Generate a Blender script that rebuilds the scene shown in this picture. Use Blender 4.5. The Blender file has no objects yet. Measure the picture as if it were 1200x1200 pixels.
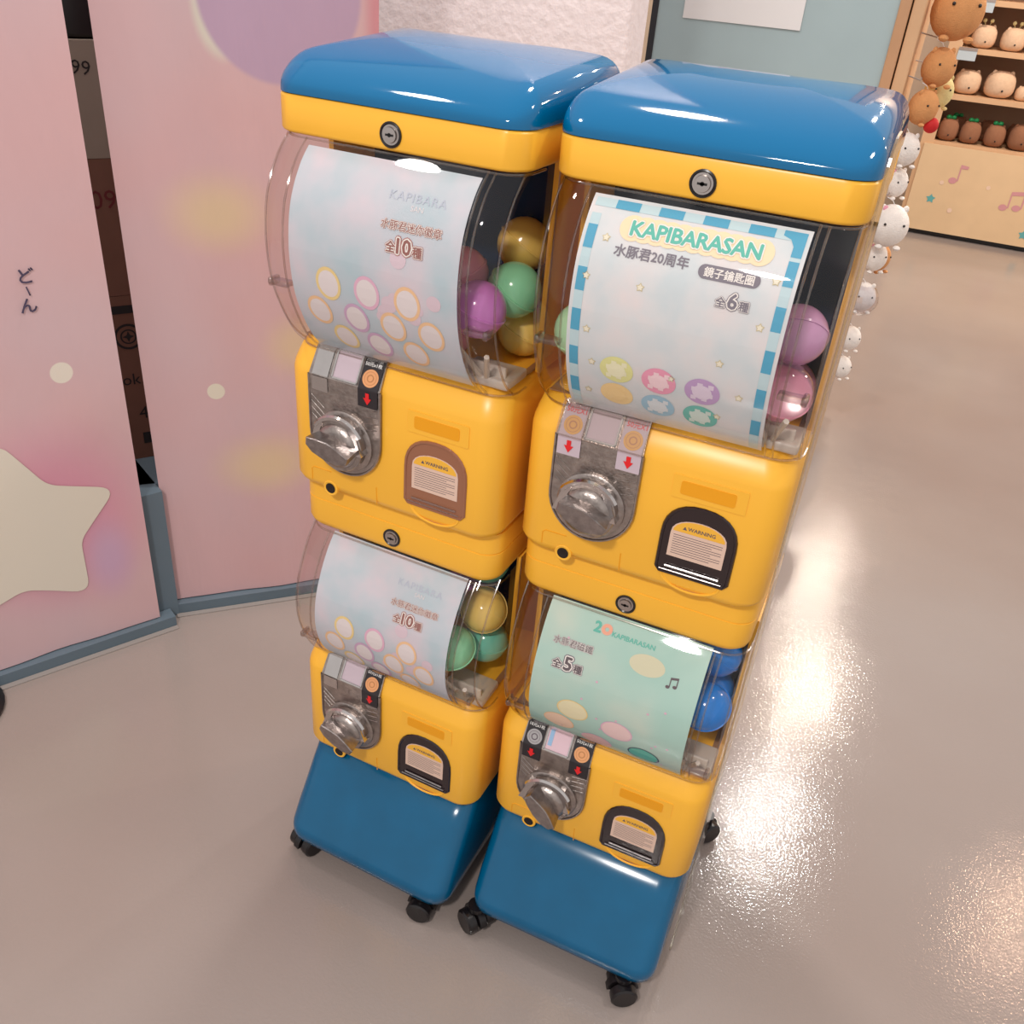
import bpy, math, random
from mathutils import Vector, Matrix
random.seed(7)
sc = bpy.context.scene
C = sc.collection
# ------------------------------------------------------------------ camera
cam = bpy.data.cameras.new('camera'); cam.sensor_fit = 'HORIZONTAL'; cam.sensor_width = 36
cam.lens = 36 * 1081.75 / 1200; cam.clip_start = .02; cam.clip_end = 60
co = bpy.data.objects.new('camera', cam); C.objects.link(co)
Rm = Matrix.Rotation(0.381725, 4, 'Z') @ Matrix.Rotation(1.015459, 4, 'X') @ Matrix.Rotation(0.089635, 4, 'Z')
co.matrix_world = Matrix.Translation((0.19582, -0.92682, 1.37887)) @ Rm
sc.camera = co
# ------------------------------------------------------------------ world, lamps, exposure
w = bpy.data.worlds.new('world'); sc.world = w; w.use_nodes = True
bgn = w.node_tree.nodes['Background']; bgn.inputs[0].default_value = (1.0, .955, .93, 1); bgn.inputs[1].default_value = .70
sc.view_settings.view_transform = 'Standard'; sc.view_settings.look = 'None'
sc.view_settings.gamma = 1; sc.view_settings.use_curve_mapping = False; sc.view_settings.exposure = 0.0
def area(name, loc, size, power, col, rot=(0, 0, 0), shape='DISK', spread=math.pi):
    l = bpy.data.lights.new(name, 'AREA'); l.shape = shape; l.size = size; l.energy = power; l.color = col; l.spread = spread
    if shape == 'RECTANGLE': l.size_y = size * .5
    o = bpy.data.objects.new(name, l); o.location = loc; o.rotation_euler = rot; C.objects.link(o); return o
WARM = (1, .86, .72); NEUT = (1, .95, .9)
area('downlight_or_fill', (.31, 3.1, 2.9), .11, 24, NEUT)
area('downlight_or_fill', (.36, 4.35, 2.9), .11, 30, WARM)
area('downlight_or_fill', (.20, 5.75, 2.9), .10, 24, WARM)
area('downlight_or_fill', (1.70, 3.1, 2.9), .12, 11, (1, .62, .4))
area('downlight_or_fill', (3.1, 4.2, 2.9), .2, 80, WARM)  # added fill lamp that brightens the toy shelf, not a known fixture
area('downlight_or_fill', (-.5, .75, 2.9), .22, 22, NEUT)
area('downlight_or_fill', (1.0, .2, 2.9), .22, 12, NEUT)
area('downlight_or_fill', (-.1, -1.9, 2.6), .24, 50, NEUT)
area('downlight_or_fill', (-1.3, -.2, 2.9), .22, 8, NEUT)
# ------------------------------------------------------------------ materials
def new_mat(name):
    m = bpy.data.materials.new(name); m.use_nodes = True
    return m, m.node_tree, m.node_tree.nodes['Principled BSDF']
def mat(name, col, rough=.5, metal=0, noise=0, nscale=8, bump=0, bscale=60, coat=0, spec=.5, trans=0, emis=None):
    m, t, b = new_mat(name)
    b.inputs['Base Color'].default_value = (*col, 1); b.inputs['Roughness'].default_value = rough
    b.inputs['Metallic'].default_value = metal; b.inputs['Coat Weight'].default_value = coat
    b.inputs['Specular IOR Level'].default_value = spec; b.inputs['Transmission Weight'].default_value = trans
    tc = t.nodes.new('ShaderNodeTexCoord')
    if noise:
        n = t.nodes.new('ShaderNodeTexNoise'); n.inputs['Scale'].default_value = nscale; n.inputs['Detail'].default_value = 4
        t.links.new(tc.outputs['Object'], n.inputs['Vector'])
        r = t.nodes.new('ShaderNodeMapRange'); r.inputs[1].default_value = .3; r.inputs[2].default_value = .7
        r.inputs[3].default_value = 1 - noise; r.inputs[4].default_value = 1 + noise
        t.links.new(n.outputs['Fac'], r.inputs[0])
        v = t.nodes.new('ShaderNodeVectorMath'); v.operation = 'SCALE'; v.inputs[0].default_value = col
        t.links.new(r.outputs[0], v.inputs['Scale']); t.links.new(v.outputs[0], b.inputs['Base Color'])
    if bump:
        n = t.nodes.new('ShaderNodeTexNoise'); n.inputs['Scale'].default_value = bscale; n.inputs['Detail'].default_value = 3
        t.links.new(tc.outputs['Object'], n.inputs['Vector'])
        u = t.nodes.new('ShaderNodeBump'); u.inputs['Strength'].default_value = bump; u.inputs['Distance'].default_value = .01
        t.links.new(n.outputs['Fac'], u.inputs['Height']); t.links.new(u.outputs[0], b.inputs['Normal'])
    return m
def s(r, g, b):   # sRGB 0-255 -> linear
    f = lambda c: (c / 255) / 12.92 if c <= 10 else ((c / 255 + .055) / 1.055) ** 2.4
    return (f(r), f(g), f(b))
def clear(name, tint=(.97, .94, .92), refl=1.0, rough=.03, ior=1.45):
    m = bpy.data.materials.new(name); m.use_nodes = True; t = m.node_tree; t.nodes.clear()
    out = t.nodes.new('ShaderNodeOutputMaterial'); mx = t.nodes.new('ShaderNodeMixShader')
    tr = t.nodes.new('ShaderNodeBsdfTransparent'); tr.inputs[0].default_value = (*tint, 1)
    gl = t.nodes.new('ShaderNodeBsdfGlossy'); gl.inputs['Roughness'].default_value = rough
    lw = t.nodes.new('ShaderNodeLayerWeight'); lw.inputs[0].default_value = .5      # Facing: same from both sides of the thin sheet
    pw = t.nodes.new('ShaderNodeMath'); pw.operation = 'POWER'; pw.inputs[1].default_value = 4.5
    mu = t.nodes.new('ShaderNodeMath'); mu.operation = 'MULTIPLY_ADD'; mu.inputs[1].default_value = .75 * refl; mu.inputs[2].default_value = .045 * refl; mu.use_clamp = True
    t.links.new(lw.outputs['Facing'], pw.inputs[0]); t.links.new(pw.outputs[0], mu.inputs[0]); t.links.new(mu.outputs[0], mx.inputs[0])
    t.links.new(tr.outputs[0], mx.inputs[1]); t.links.new(gl.outputs[0], mx.inputs[2]); t.links.new(mx.outputs[0], out.inputs[0])
    return m
YEL = mat('yellow_plastic', s(250, 186, 58), .33, noise=.02, nscale=5)
YEL2 = mat('deep_yellow_plastic', s(238, 160, 12), .45)
BLUE = mat('lid_blue_plastic', s(0, 98, 146), .06)
BLUE2 = mat('base_blue_plastic', s(0, 88, 128), .17, noise=.08, nscale=14)
NAVY = mat('navy_backing', s(18, 44, 78), .12)
METAL = mat('cast_metal', s(170, 160, 155), .34, 1, noise=.2, nscale=90, bump=.12, bscale=260)
CHROME = mat('polished_metal', s(205, 200, 198), .16, 1, noise=.05, nscale=40)
HANDLE = mat('handle_metal', s(158, 150, 148), .3, 1, noise=.2, nscale=120, bump=.08, bscale=200)
LOCKM = mat('lock_metal', s(190, 182, 178), .3, 1)
BLACK = mat('black_plastic', s(22, 18, 20), .3)
HOLE = mat('dark_hole', s(26, 14, 8), .6)
DOORK = mat('dark_smoked_door', s(34, 20, 24), .1, coat=.5)
DOORB = mat('brown_smoked_door', s(150, 98, 72), .15, coat=.4)
CREAM = mat('cream_label', s(222, 190, 172), .5)
CLEAR = clear('clear_shell')
CLEARR = clear('clear_ridge', (.88, .83, .80), 2.5, .15)
TRAY = mat('brown_tray', s(150, 112, 84), .3)
ACRYL = clear('clear_guard', (.985, .985, .975), 1.0)
ACEDGE = clear('clear_guard_edge', (.86, .84, .74), 2.5, .2)
FROST = mat('frosted_plastic', s(225, 215, 205), .3, trans=.3)
LABELY = mat('label_yellow', s(240, 180, 60), .5)
PRINTD = mat('print_dark', s(96, 84, 92), .6)
PRINTW = mat('print_white', s(240, 238, 236), .6)
PAPER = mat('paper_white', s(238, 236, 236), .6)
RED = mat('print_red', s(225, 30, 35), .5)
# ------------------------------------------------------------------ mesh helpers
def tagp(o, label=None, cat=None, group=None, kind=None):
    if label: o['label'] = label
    if cat: o['category'] = cat
    if group: o['group'] = group
    if kind: o['kind'] = kind
    return o
def obj(name, vf, m, parent=None, smooth=True, loc=None, ang=35):
    me = bpy.data.meshes.new(name); me.from_pydata([tuple(v) for v in vf[0]], [], vf[1])
    me.validate(); me.update()
    if smooth:
        me.shade_smooth(); me.set_sharp_from_angle(angle=math.radians(ang))
    if isinstance(m, (list, tuple)):
        for q in m: me.materials.append(q)
    else: me.materials.append(m)
    o = bpy.data.objects.new(name, me); C.objects.link(o)
    if parent: o.parent = parent
    if loc: o.location = loc
    return o
def empty(name, loc=(0, 0, 0), rz=0):
    o = bpy.data.objects.new(name, None); o.empty_display_size = .05; o.location = loc; o.rotation_euler = (0, 0, rz); C.objects.link(o); return o
def join(*parts):
    V = []; F = []
    for v, f in parts:
        n = len(V); V += list(v); F += [[i + n for i in q] for q in f]
    return V, F
def xf(vf, fn): return [fn(*v) for v in vf[0]], vf[1]
def box(x0, x1, y0, y1, z0, z1):
    return ([(x0, y0, z0), (x1, y0, z0), (x1, y1, z0), (x0, y1, z0), (x0, y0, z1), (x1, y0, z1), (x1, y1, z1), (x0, y1, z1)],
            [[0, 3, 2, 1], [4, 5, 6, 7], [0, 1, 5, 4], [1, 2, 6, 5], [2, 3, 7, 6], [3, 0, 4, 7]])
def rbox(x0, x1, y0, y1, z0, z1, r=.003, n=3):
    """box rounded on vertical corners and bevelled top and bottom"""
    L = []
    for k in range(n + 1):
        a = math.pi / 2 * k / n; L.append((z0 + r * (1 - math.sin(a)), r * (1 - math.cos(a))))
    L = [(z0 + r * (1 - math.cos(math.pi / 2 * k / n)), r * (1 - math.sin(math.pi / 2 * k / n))) for k in range(n + 1)]
    L += [(z1 - (z - z0), i) for z, i in reversed(L)]
    return loft([[(x, y, z) for x, y in rr(x0 + i, x1 - i, y0 + i, y1 - i, max(r * 1.2 - i, r * .3), 3)] for z, i in L])
def rr(x0, x1, y0, y1, r, n=6, rf=None):
    """rounded rectangle outline, counter-clockwise; rf = radius of the y0 (front) corners"""
    P = []
    rf = r if rf is None else rf
    for (cx, cy, a0, q) in ((x1 - rf, y0 + rf, -90, rf), (x1 - r, y1 - r, 0, r), (x0 + r, y1 - r, 90, r), (x0 + rf, y0 + rf, 180, rf)):
        for k in range(n + 1):
            a = math.radians(a0 + 90 * k / n); P.append((cx + q * math.cos(a), cy + q * math.sin(a)))
    return P
def loft(rings, cap=True, closed=True):
    n = len(rings[0]); V = [p for r in rings for p in r]; F = []
    for i in range(len(rings) - 1):
        for j in range(n if closed else n - 1):
            k = (j + 1) % n
            F.append([i * n + j, i * n + k, (i + 1) * n + k, (i + 1) * n + j])
    if cap: F.append(list(reversed(range(n)))); F.append([(len(rings) - 1) * n + j for j in range(n)])
    return V, F
def prism(pts, d0, d1, ax='y'):
    """outline in xz extruded along y (front face at d0)"""
    n = len(pts); V = [(x, d0, z) for x, z in pts] + [(x, d1, z) for x, z in pts]
    F = [list(range(n)), list(reversed(range(n, 2 * n)))] + [[i, i + n, (i + 1) % n + n, (i + 1) % n] for i in range(n)]
    return V, F
def outline_tube(pts, r, y, n=6, closed=True):
    """tube along an xz outline at depth y"""
    V = []; F = []; m = len(pts)
    for i, (x, z) in enumerate(pts):
        if closed: a = pts[i - 1]; b = pts[(i + 1) % m]
        else: a = pts[max(i - 1, 0)]; b = pts[min(i + 1, m - 1)]
        dx, dz = b[0] - a[0], b[1] - a[1]; L = math.hypot(dx, dz) or 1; nx, nz = -dz / L, dx / L
        for k in range(n):
            t = 2 * math.pi * k / n; V.append((x + nx * r * math.cos(t), y + r * math.sin(t), z + nz * r * math.cos(t)))
    for i in range(m if closed else m - 1):
        j = (i + 1) % m
        for k in range(n):
            l = (k + 1) % n; F.append([i * n + k, j * n + k, j * n + l, i * n + l])
    return V, F
def tube(path, r, n=8):
    V = []; F = []; m = len(path); P = [Vector(p) for p in path]
    for i, p in enumerate(P):
        t = (P[min(i + 1, m - 1)] - P[max(i - 1, 0)]).normalized(); u = t.cross(Vector((.13, .2, 1))).normalized(); v = t.cross(u)
        for k in range(n):
            a = 2 * math.pi * k / n; V.append(p + u * r * math.cos(a) + v * r * math.sin(a))
    for i in range(m - 1):
        for k in range(n): l = (k + 1) % n; F.append([i * n + k, i * n + l, (i + 1) * n + l, (i + 1) * n + k])
    F.append(list(range(n))[::-1]); F.append([(m - 1) * n + k for k in range(n)])
    return V, F
def lathe(prof, n=24, axis='z', c=(0, 0, 0)):
    """prof: (radius, height) list; axis y means height runs toward -y"""
    V = []; F = []
    for r, h in prof:
        for k in range(n):
            a = 2 * math.pi * k / n; x, y = r * math.cos(a), r * math.sin(a)
            V.append((c[0] + x, c[1] + y, c[2] + h) if axis == 'z' else ((c[0] + x, c[1] - h, c[2] + y) if axis == 'y' else (c[0] + h, c[1] + x, c[2] + y)))
    for i in range(len(prof) - 1):
        for k in range(n): l = (k + 1) % n; F.append([i * n + k, i * n + l, (i + 1) * n + l, (i + 1) * n + k])
    F.append(list(range(n))[::-1]); F.append([(len(prof) - 1) * n + k for k in range(n)])
    return V, F
def sphere(c, rx, ry=None, rz=None, nu=20, nv=12, v0=0., v1=1.):
    ry = rx if ry is None else ry; rz = rx if rz is None else rz
    V = []; F = []
    for i in range(nv + 1):
        t = math.pi * (v0 + (v1 - v0) * i / nv); 
        t = min(max(t, .02), math.pi - .02)
        for k in range(nu):
            a = 2 * math.pi * k / nu; V.append((c[0] + rx * math.sin(t) * math.cos(a), c[1] + ry * math.sin(t) * math.sin(a), c[2] - rz * math.cos(t)))
    for i in range(nv):
        for k in range(nu): l = (k + 1) % nu; F.append([i * nu + k, i * nu + l, (i + 1) * nu + l, (i + 1) * nu + k])
    F.append(list(range(nu))[::-1]); F.append([nv * nu + k for k in range(nu)])
    return V, F
import bmesh
def dens(vf, ml=.0045):
    bm = bmesh.new(); vs = [bm.verts.new((v[0], v[1], v[2] if len(v) > 2 else 0)) for v in vf[0]]
    for f in vf[1]:
        try: bm.faces.new([vs[i] for i in f])
        except ValueError: pass
    bmesh.ops.triangulate(bm, faces=bm.faces[:])
    for _ in range(4):
        es = [e for e in bm.edges if e.calc_length() > ml]
        if not es: break
        bmesh.ops.subdivide_edges(bm, edges=es, cuts=1); bmesh.ops.triangulate(bm, faces=[f for f in bm.faces if len(f.verts) > 3])
    bm.verts.index_update(); r = ([tuple(v.co) for v in bm.verts], [[v.index for v in f.verts] for f in bm.faces]); bm.free(); return r
def disc2(cx, cy, rx, ry=None, n=28):
    ry = ry or rx
    return ([(cx + rx * math.cos(2 * math.pi * k / n), cy + ry * math.sin(2 * math.pi * k / n), 0) for k in range(n)], [list(range(n))])
def ring2(cx, cy, r0, r1, n=28, e=1):
    V = []
    for r in (r0, r1): V += [(cx + r * math.cos(2 * math.pi * k / n), cy + e * r * math.sin(2 * math.pi * k / n), 0) for k in range(n)]
    return V, [[k, n + k, n + (k + 1) % n, (k + 1) % n][::-1] for k in range(n)]
def rect2(x0, x1, y0, y1): return ([(x0, y0, 0), (x1, y0, 0), (x1, y1, 0), (x0, y1, 0)], [[0, 1, 2, 3]])
def poly2(p): return ([(x, y, 0) for x, y in p], [list(range(len(p)))])
def star2(cx, cy, R, r=.5, rot=0, n=5):
    return poly2([(cx + (R if k % 2 == 0 else R * r) * math.cos(math.pi / 2 + rot + math.pi * k / n), cy + (R if k % 2 == 0 else R * r) * math.sin(math.pi / 2 + rot + math.pi * k / n)) for k in range(2 * n)])
_tc = {}
def text2(txt, size, cx=0, cy=0, off=0, spacing=1, rot=0, left=False, shear=0):
    """lettering outline; off = extra stroke weight in em, made of slightly shifted copies"""
    key = (txt, spacing, shear)
    if key not in _tc:
        cu = bpy.data.curves.new('t', 'FONT'); cu.body = txt; cu.size = 1; cu.space_character = spacing; cu.resolution_u = 2; cu.shear = shear
        o = bpy.data.objects.new('t', cu); C.objects.link(o); bpy.context.view_layer.update()
        ev = o.evaluated_get(bpy.context.evaluated_depsgraph_get()); me = ev.to_mesh()
        V = [tuple(v.co) for v in me.vertices]; F = [list(p.vertices) for p in me.polygons]
        ev.to_mesh_clear(); bpy.data.objects.remove(o); bpy.data.curves.remove(cu)
        x0 = min(v[0] for v in V); x1 = max(v[0] for v in V); y0 = min(v[1] for v in V); y1 = max(v[1] for v in V)
        _tc[key] = (V, F, (x0 + x1) / 2, (y0 + y1) / 2, x0)
    V, F, mx, my, x0 = _tc[key]
    if left: mx = x0
    c, s_ = math.cos(rot), math.sin(rot)
    sh = [(0, 0)]
    if off: sh += [(off * math.cos(a), off * math.sin(a)) for a in [2 * math.pi * k / (4 if off < .04 else 10) + .4 for k in range(4 if off < .04 else 10)]]
    if off > .07: sh += [(off * .5 * math.cos(a), off * .5 * math.sin(a)) for a in [2 * math.pi * k / 5 for k in range(5)]]
    parts = []
    for k, (dx, dy) in enumerate(sh):
        parts.append(([(cx + size * ((x + dx - mx) * c - (y + dy - my) * s_), cy + size * ((x + dx - mx) * s_ + (y + dy - my) * c), k * 5e-6) for x, y, z in V], F))
    return join(*parts)
def dup(o, parent=None):
    c = o.copy(); C.objects.link(c)
    if parent: c.parent = parent
    for ch in [q for q in list(bpy.data.objects) if q.parent == o and q != c]:
        dup(ch, c)
    return c
# ------------------------------------------------------------------ floor
def floor_mat():
    m, t, b = new_mat('resin_floor')
    tc = t.nodes.new('ShaderNodeTexCoord')
    n = t.nodes.new('ShaderNodeTexNoise'); n.inputs['Scale'].default_value = .9; n.inputs['Detail'].default_value = 3
    t.links.new(tc.outputs['Object'], n.inputs['Vector'])
    r = t.nodes.new('ShaderNodeValToRGB'); r.color_ramp.elements[0].position = .3; r.color_ramp.elements[1].position = .72
    r.color_ramp.elements[0].color = (*s(143, 128, 121), 1); r.color_ramp.elements[1].color = (*s(156, 146, 141), 1)
    t.links.new(n.outputs['Fac'], r.inputs[0]); t.links.new(r.outputs[0], b.inputs['Base Color'])
    b.inputs['Roughness'].default_value = .11
    n2 = t.nodes.new('ShaderNodeTexNoise'); n2.inputs['Scale'].default_value = 210; n2.inputs['Detail'].default_value = 2
    n3 = t.nodes.new('ShaderNodeTexNoise'); n3.inputs['Scale'].default_value = 9; n3.inputs['Detail'].default_value = 2
    for q in (n2, n3): t.links.new(tc.outputs['Object'], q.inputs['Vector'])
    b2 = t.nodes.new('ShaderNodeBump'); b2.inputs['Strength'].default_value = .10; b2.inputs['Distance'].default_value = .004
    b3 = t.nodes.new('ShaderNodeBump'); b3.inputs['Strength'].default_value = .05; b3.inputs['Distance'].default_value = .02
    t.links.new(n2.outputs['Fac'], b2.inputs['Height']); t.links.new(n3.outputs['Fac'], b3.inputs['Height'])
    t.links.new(b3.outputs[0], b2.inputs['Normal']); t.links.new(b2.outputs[0], b.inputs['Normal'])
    return m
fl = obj('floor', box(-4.5, 4.5, -3, 6.4, -.05, 0), floor_mat(), smooth=False); tagp(fl, kind='structure')
bw = obj('wall_back', box(-4.5, 4.5, 6.2, 6.35, 0, 3), mat('back_wall', s(215, 190, 165), .8, noise=.04), smooth=False); tagp(bw, kind='structure')
# white stucco pillar behind the left machine
STUC = mat('white_stucco', s(238, 226, 228), .85, noise=.03, nscale=30, bump=.35, bscale=45)
pw = obj('wall_pillar', rbox(-1.13, -.49, 1.2, 1.33, 0, 2.9, .008), STUC); tagp(pw, kind='structure')
# ------------------------------------------------------------------ blue-grey display rack behind
WOOD = mat('light_wood', s(196, 150, 112), .5, noise=.08, nscale=6)
WOODP = mat('pale_wood', s(214, 172, 132), .5, noise=.06, nscale=6)
GREYB = mat('blue_grey_board', s(170, 190, 194), .55, noise=.02)
rack = empty('display_rack', (-.37, 2.3, 0))
tagp(rack, 'tall display rack with blue grey end board and wooden edge, behind the machines', 'rack')
o = obj('end_board', box(-.385, .33, .0, .02, 0, 2.1), GREYB, rack, False)
o = obj('edge_strip', box(-.405, -.385, -.004, .4, 0, 2.1), mat('dark_edge', s(38, 38, 44), .5), rack, False); tagp(o, 'dark edge strip')
o = obj('wooden_post', rbox(.33, .362, -.012, .03, 0, 2.1, .003), WOOD, rack); tagp(o, 'narrow wooden post')
o = obj('wooden_post', rbox(.366, .402, -.004, .45, 0, 2.1, .003), WOODP, rack); tagp(o, 'pale side post')
o = obj('side_skirt', box(.402, .408, -.002, .45, 0, .52), WOODP, rack, False)
o = obj('back_board', box(-.385, .366, .38, .4, 0, 2.1), WOODP, rack, False)
o = obj('top_board', box(-.385, .366, .02, .38, 2.08, 2.1), WOODP, rack, False)
pn = obj('paper_notice', box(-.671, -.304, 2.294, 2.2975, 1.205, 1.50), PAPER, None, False)
tagp(pn, 'white paper notice taped on the blue grey board', 'notice')
rg = obj('red_ring', xf(ring2(-.48, 1.40, .042, .05), lambda x, y, z: (x, 2.2935, y)), RED, pn)
# ------------------------------------------------------------------ pink banners at left
def banner_mat(name, blobs):
    m, t, b = new_mat(name); b.inputs['Roughness'].default_value = .8; b.inputs['Sheen Weight'].default_value = .1
    uv = t.nodes.new('ShaderNodeUVMap'); uv.uv_map = 'UVMap'
    sp = t.nodes.new('ShaderNodeSeparateXYZ'); t.links.new(uv.outputs[0], sp.inputs[0])
    n = t.nodes.new('ShaderNodeTexNoise'); n.inputs['Scale'].default_value = 2.2; n.inputs['Detail'].default_value = 2
    t.links.new(uv.outputs[0], n.inputs['Vector'])
    r = t.nodes.new('ShaderNodeValToRGB'); e = r.color_ramp.elements
    e[0].position = .35; e[0].color = (*s(206, 166, 168), 1); e[1].position = .65; e[1].color = (*s(200, 172, 177), 1)
    t.links.new(n.outputs['Fac'], r.inputs[0]); cur = r.outputs[0]
    for (cx, cy, rx, ry, soft, col) in blobs:
        def mth(op, a, v):
            q = t.nodes.new('ShaderNodeMath'); q.operation = op
            if isinstance(a, (int, float)): q.inputs[0].default_value = a
            else: t.links.new(a, q.inputs[0])
            if isinstance(v, (int, float)): q.inputs[1].default_value = v
            else: t.links.new(v, q.inputs[1])
            return q.outputs[0]
        dx = mth('DIVIDE', mth('SUBTRACT', sp.outputs[0], cx), rx); dy = mth('DIVIDE', mth('SUBTRACT', sp.outputs[1], cy), ry)
        d = mth('SQRT', mth('ADD', mth('MULTIPLY', dx, dx), mth('MULTIPLY', dy, dy)), 0)
        mr = t.nodes.new('ShaderNodeMapRange'); mr.interpolation_type = 'SMOOTHSTEP'
        mr.inputs[1].default_value = 1; mr.inputs[2].default_value = 1 - soft; mr.inputs[3].default_value = 0; mr.inputs[4].default_value = 1
        t.links.new(d, mr.inputs[0])
        mx = t.nodes.new('ShaderNodeMix'); mx.data_type = 'RGBA'; t.links.new(mr.outputs[0], mx.inputs[0])
        t.links.new(cur, mx.inputs[6]); mx.inputs[7].default_value = (*s(*col), 1); cur = mx.outputs[2]
    t.links.new(cur, b.inputs['Base Color'])
    n2 = t.nodes.new('ShaderNodeTexNoise'); n2.inputs['Scale'].default_value = 14; n2.inputs['Detail'].default_value = 3
    mp = t.nodes.new('ShaderNodeMapping'); mp.inputs['Scale'].default_value = (1.2, .25, 1); t.links.new(uv.outputs[0], mp.inputs[0]); t.links.new(mp.outputs[0], n2.inputs['Vector'])
    bm = t.nodes.new('ShaderNodeBump'); bm.inputs['Strength'].default_value = .25; bm.inputs['Distance'].default_value = .012
    t.links.new(n2.outputs['Fac'], bm.inputs['Height']); t.links.new(bm.outputs[0], b.inputs['Normal'])
    return m
BT = 1.95
def banner(A, B, z0, m, label, wave=.004):
    """hanging cloth from floor point A to B; u runs A->B in metres"""
    ang = math.atan2(B[1] - A[1], B[0] - A[0]); L = math.hypot(B[0] - A[0], B[1] - A[1])
    root = empty('fabric_banner', (A[0], A[1], 0), ang); tagp(root, label, 'banner', None)
    nx, nz = 40, 60
    def f(u, z): return wave * (math.sin(u * 19 + z * .9) * .7 + math.sin(u * 43 + 1 + z * 1.7) * .3)
    V = []; F = []
    for side in (0, .002):
        for j in range(nz + 1):
            for i in range(nx + 1):
                u = L * i / nx; z = z0 + (BT - z0) * j / nz; V.append((u, f(u, z) + side, z))
    n = (nx + 1) * (nz + 1)
    for j in range(nz):
        for i in range(nx):
            a = j * (nx + 1) + i; q = [a, a + 1, a + nx + 2, a + nx + 1]; F.append(q); F.append([k + n for k in reversed(q)])
    for j in range(nz):
        for i in (0, nx): a = j * (nx + 1) + i; F.append([a, a + nx + 1, a + nx + 1 + n, a + n])
    for i in range(nx): F.append([i, i + n, i + 1 + n, i + 1]); a = nz * (nx + 1) + i; F.append([a, a + 1, a + 1 + n, a + n])
    c = obj('cloth', (V, F), m, root)
    uvl = c.data.uv_layers.new(name='UVMap')
    for lp in c.data.loops: v = c.data.vertices[lp.vertex_index].co; uvl.data[lp.index].uv = (v.x, v.z)
    obj('top_rod', tube([(-.01, 0, BT), (L + .01, 0, BT)], .01), WOOD, root)
    return root, lambda x, y, z: (x, f(x, y) - .0012, y)
b2root, b2f = banner((-1.122, .334), (-.785, .670), .03, banner_mat('pink_cloth_near_pillar', [
    (.171, .90, .13, .10, .9, (212, 186, 156)), (.31, .63, .10, .09, .9, (210, 184, 156)), (.23, .36, .15, .10, .9, (212, 186, 156)),
    (.136, .541, .0185, .0185, .12, (216, 208, 192)), (.205, 1.25, .055, .10, .3, (208, 200, 188)), (.305, 1.27, .145, .152, .08, (180, 152, 176)), (.5, 1.25, .06, .3, .5, (200, 138, 146))]),
    'pink fabric banner beside the white pillar, one pale dot and soft yellow patches')
b1A = (-1.111 - .4518 * .9, .272 - .8921 * .9 * .98)
b1root, b1f = banner((-1.111 - .461 * .95, .272 - .8875 * .95), (-1.111, .272), .03, banner_mat('pink_cloth_left', [
    (.78, .34, .24, .27, .8, (206, 142, 162)), (.87, .22, .07, .13, .9, (194, 158, 184)), (.846, .641, .021, .0215, .12, (218, 210, 198)),
    (.80, 1.33, .14, .11, .25, (188, 164, 180))]),
    'pink fabric banner at the left edge, printed with a large cream star')
STARM = mat('cream_star_print', s(214, 206, 192), .8)
def rstar(cx, cy, R, r, rot, k=6):
    P = []
    base = [(cx + (R if i % 2 == 0 else r) * math.cos(math.pi / 2 + rot + math.pi * i / 5), cy + (R if i % 2 == 0 else r) * math.sin(math.pi / 2 + rot + math.pi * i / 5)) for i in range(10)]
    for i in range(10):
        a, b, c = base[i - 1], base[i], base[(i + 1) % 10]; t0 = .28 if i % 2 == 0 else .15
        p = (b[0] + (a[0] - b[0]) * t0, b[1] + (a[1] - b[1]) * t0); q = (b[0] + (c[0] - b[0]) * t0, b[1] + (c[1] - b[1]) * t0)
        for j in range(k + 1):
            t = j / k; P.append(((1 - t) ** 2 * p[0] + 2 * t * (1 - t) * b[0] + t * t * q[0], (1 - t) ** 2 * p[1] + 2 * t * (1 - t) * b[1] + t * t * q[1]))
    V = [(cx, cy, 0)] + [(x, y, 0) for x, y in P]; n = len(P)
    return V, [[0, i + 1, (i + 1) % n + 1] for i in range(n)]
STAR_C = (.705, .325)
def subdiv_map(vf, f): return xf(vf, f)
o = obj('printed_star', xf(dens(rstar(STAR_C[0], STAR_C[1], .208, .124, -.045), .012), lambda x, y, z: (x, b1f(x, y, 0)[1] - .001, y)), STARM, b1root)
INK = mat('dark_ink', s(78, 68, 92), .8)
tt = join(text2('ど', .030, .820, .827, off=.02), text2('ー', .020, .818, .800, rot=-1.35, off=.02), text2('ん', .030, .814, .775, off=.02))
obj('lettering', xf(tt, lambda x, y, z: (x, b1f(x, y, 0)[1] - .003, y)), INK, b1root, False)
# ------------------------------------------------------------------ blue-grey plinth and cartons behind the banners
PLI = mat('blue_grey_plinth', s(94, 110, 122), .6, noise=.04)
def slab(A, B, off, th, z0, z1, e0=0, e1=0):
    d = Vector((B[0] - A[0], B[1] - A[1])).normalized(); n = Vector((-d.y, d.x))
    a = Vector(A[:2]) - d * e0 + n * off; b = Vector(B[:2]) + d * e1 + n * off; c = b + n * th; e = a + n * th
    P = [a, b, c, e]; V = [(p.x, p.y, z0) for p in P] + [(p.x, p.y, z1) for p in P]
    return V, box(0, 1, 0, 1, 0, 1)[1]
BA, BB = (-1.111 - .461 * .95, .272 - .8875 * .95), (-1.111, .272)
CA, CB = (-1.122, .334), (-.785, .670)
pl = obj('trim_1', slab(BA, BB, .02, .30, 0, .33, 0, .05), PLI, None, False); tagp(pl, kind='structure')
pl = obj('trim_2', slab(CA, CB, .02, .30, 0, .33, .075, .25), PLI, None, False); tagp(pl, kind='structure')
COV = mat('grey_coving', s(150, 142, 138), .4)
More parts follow.
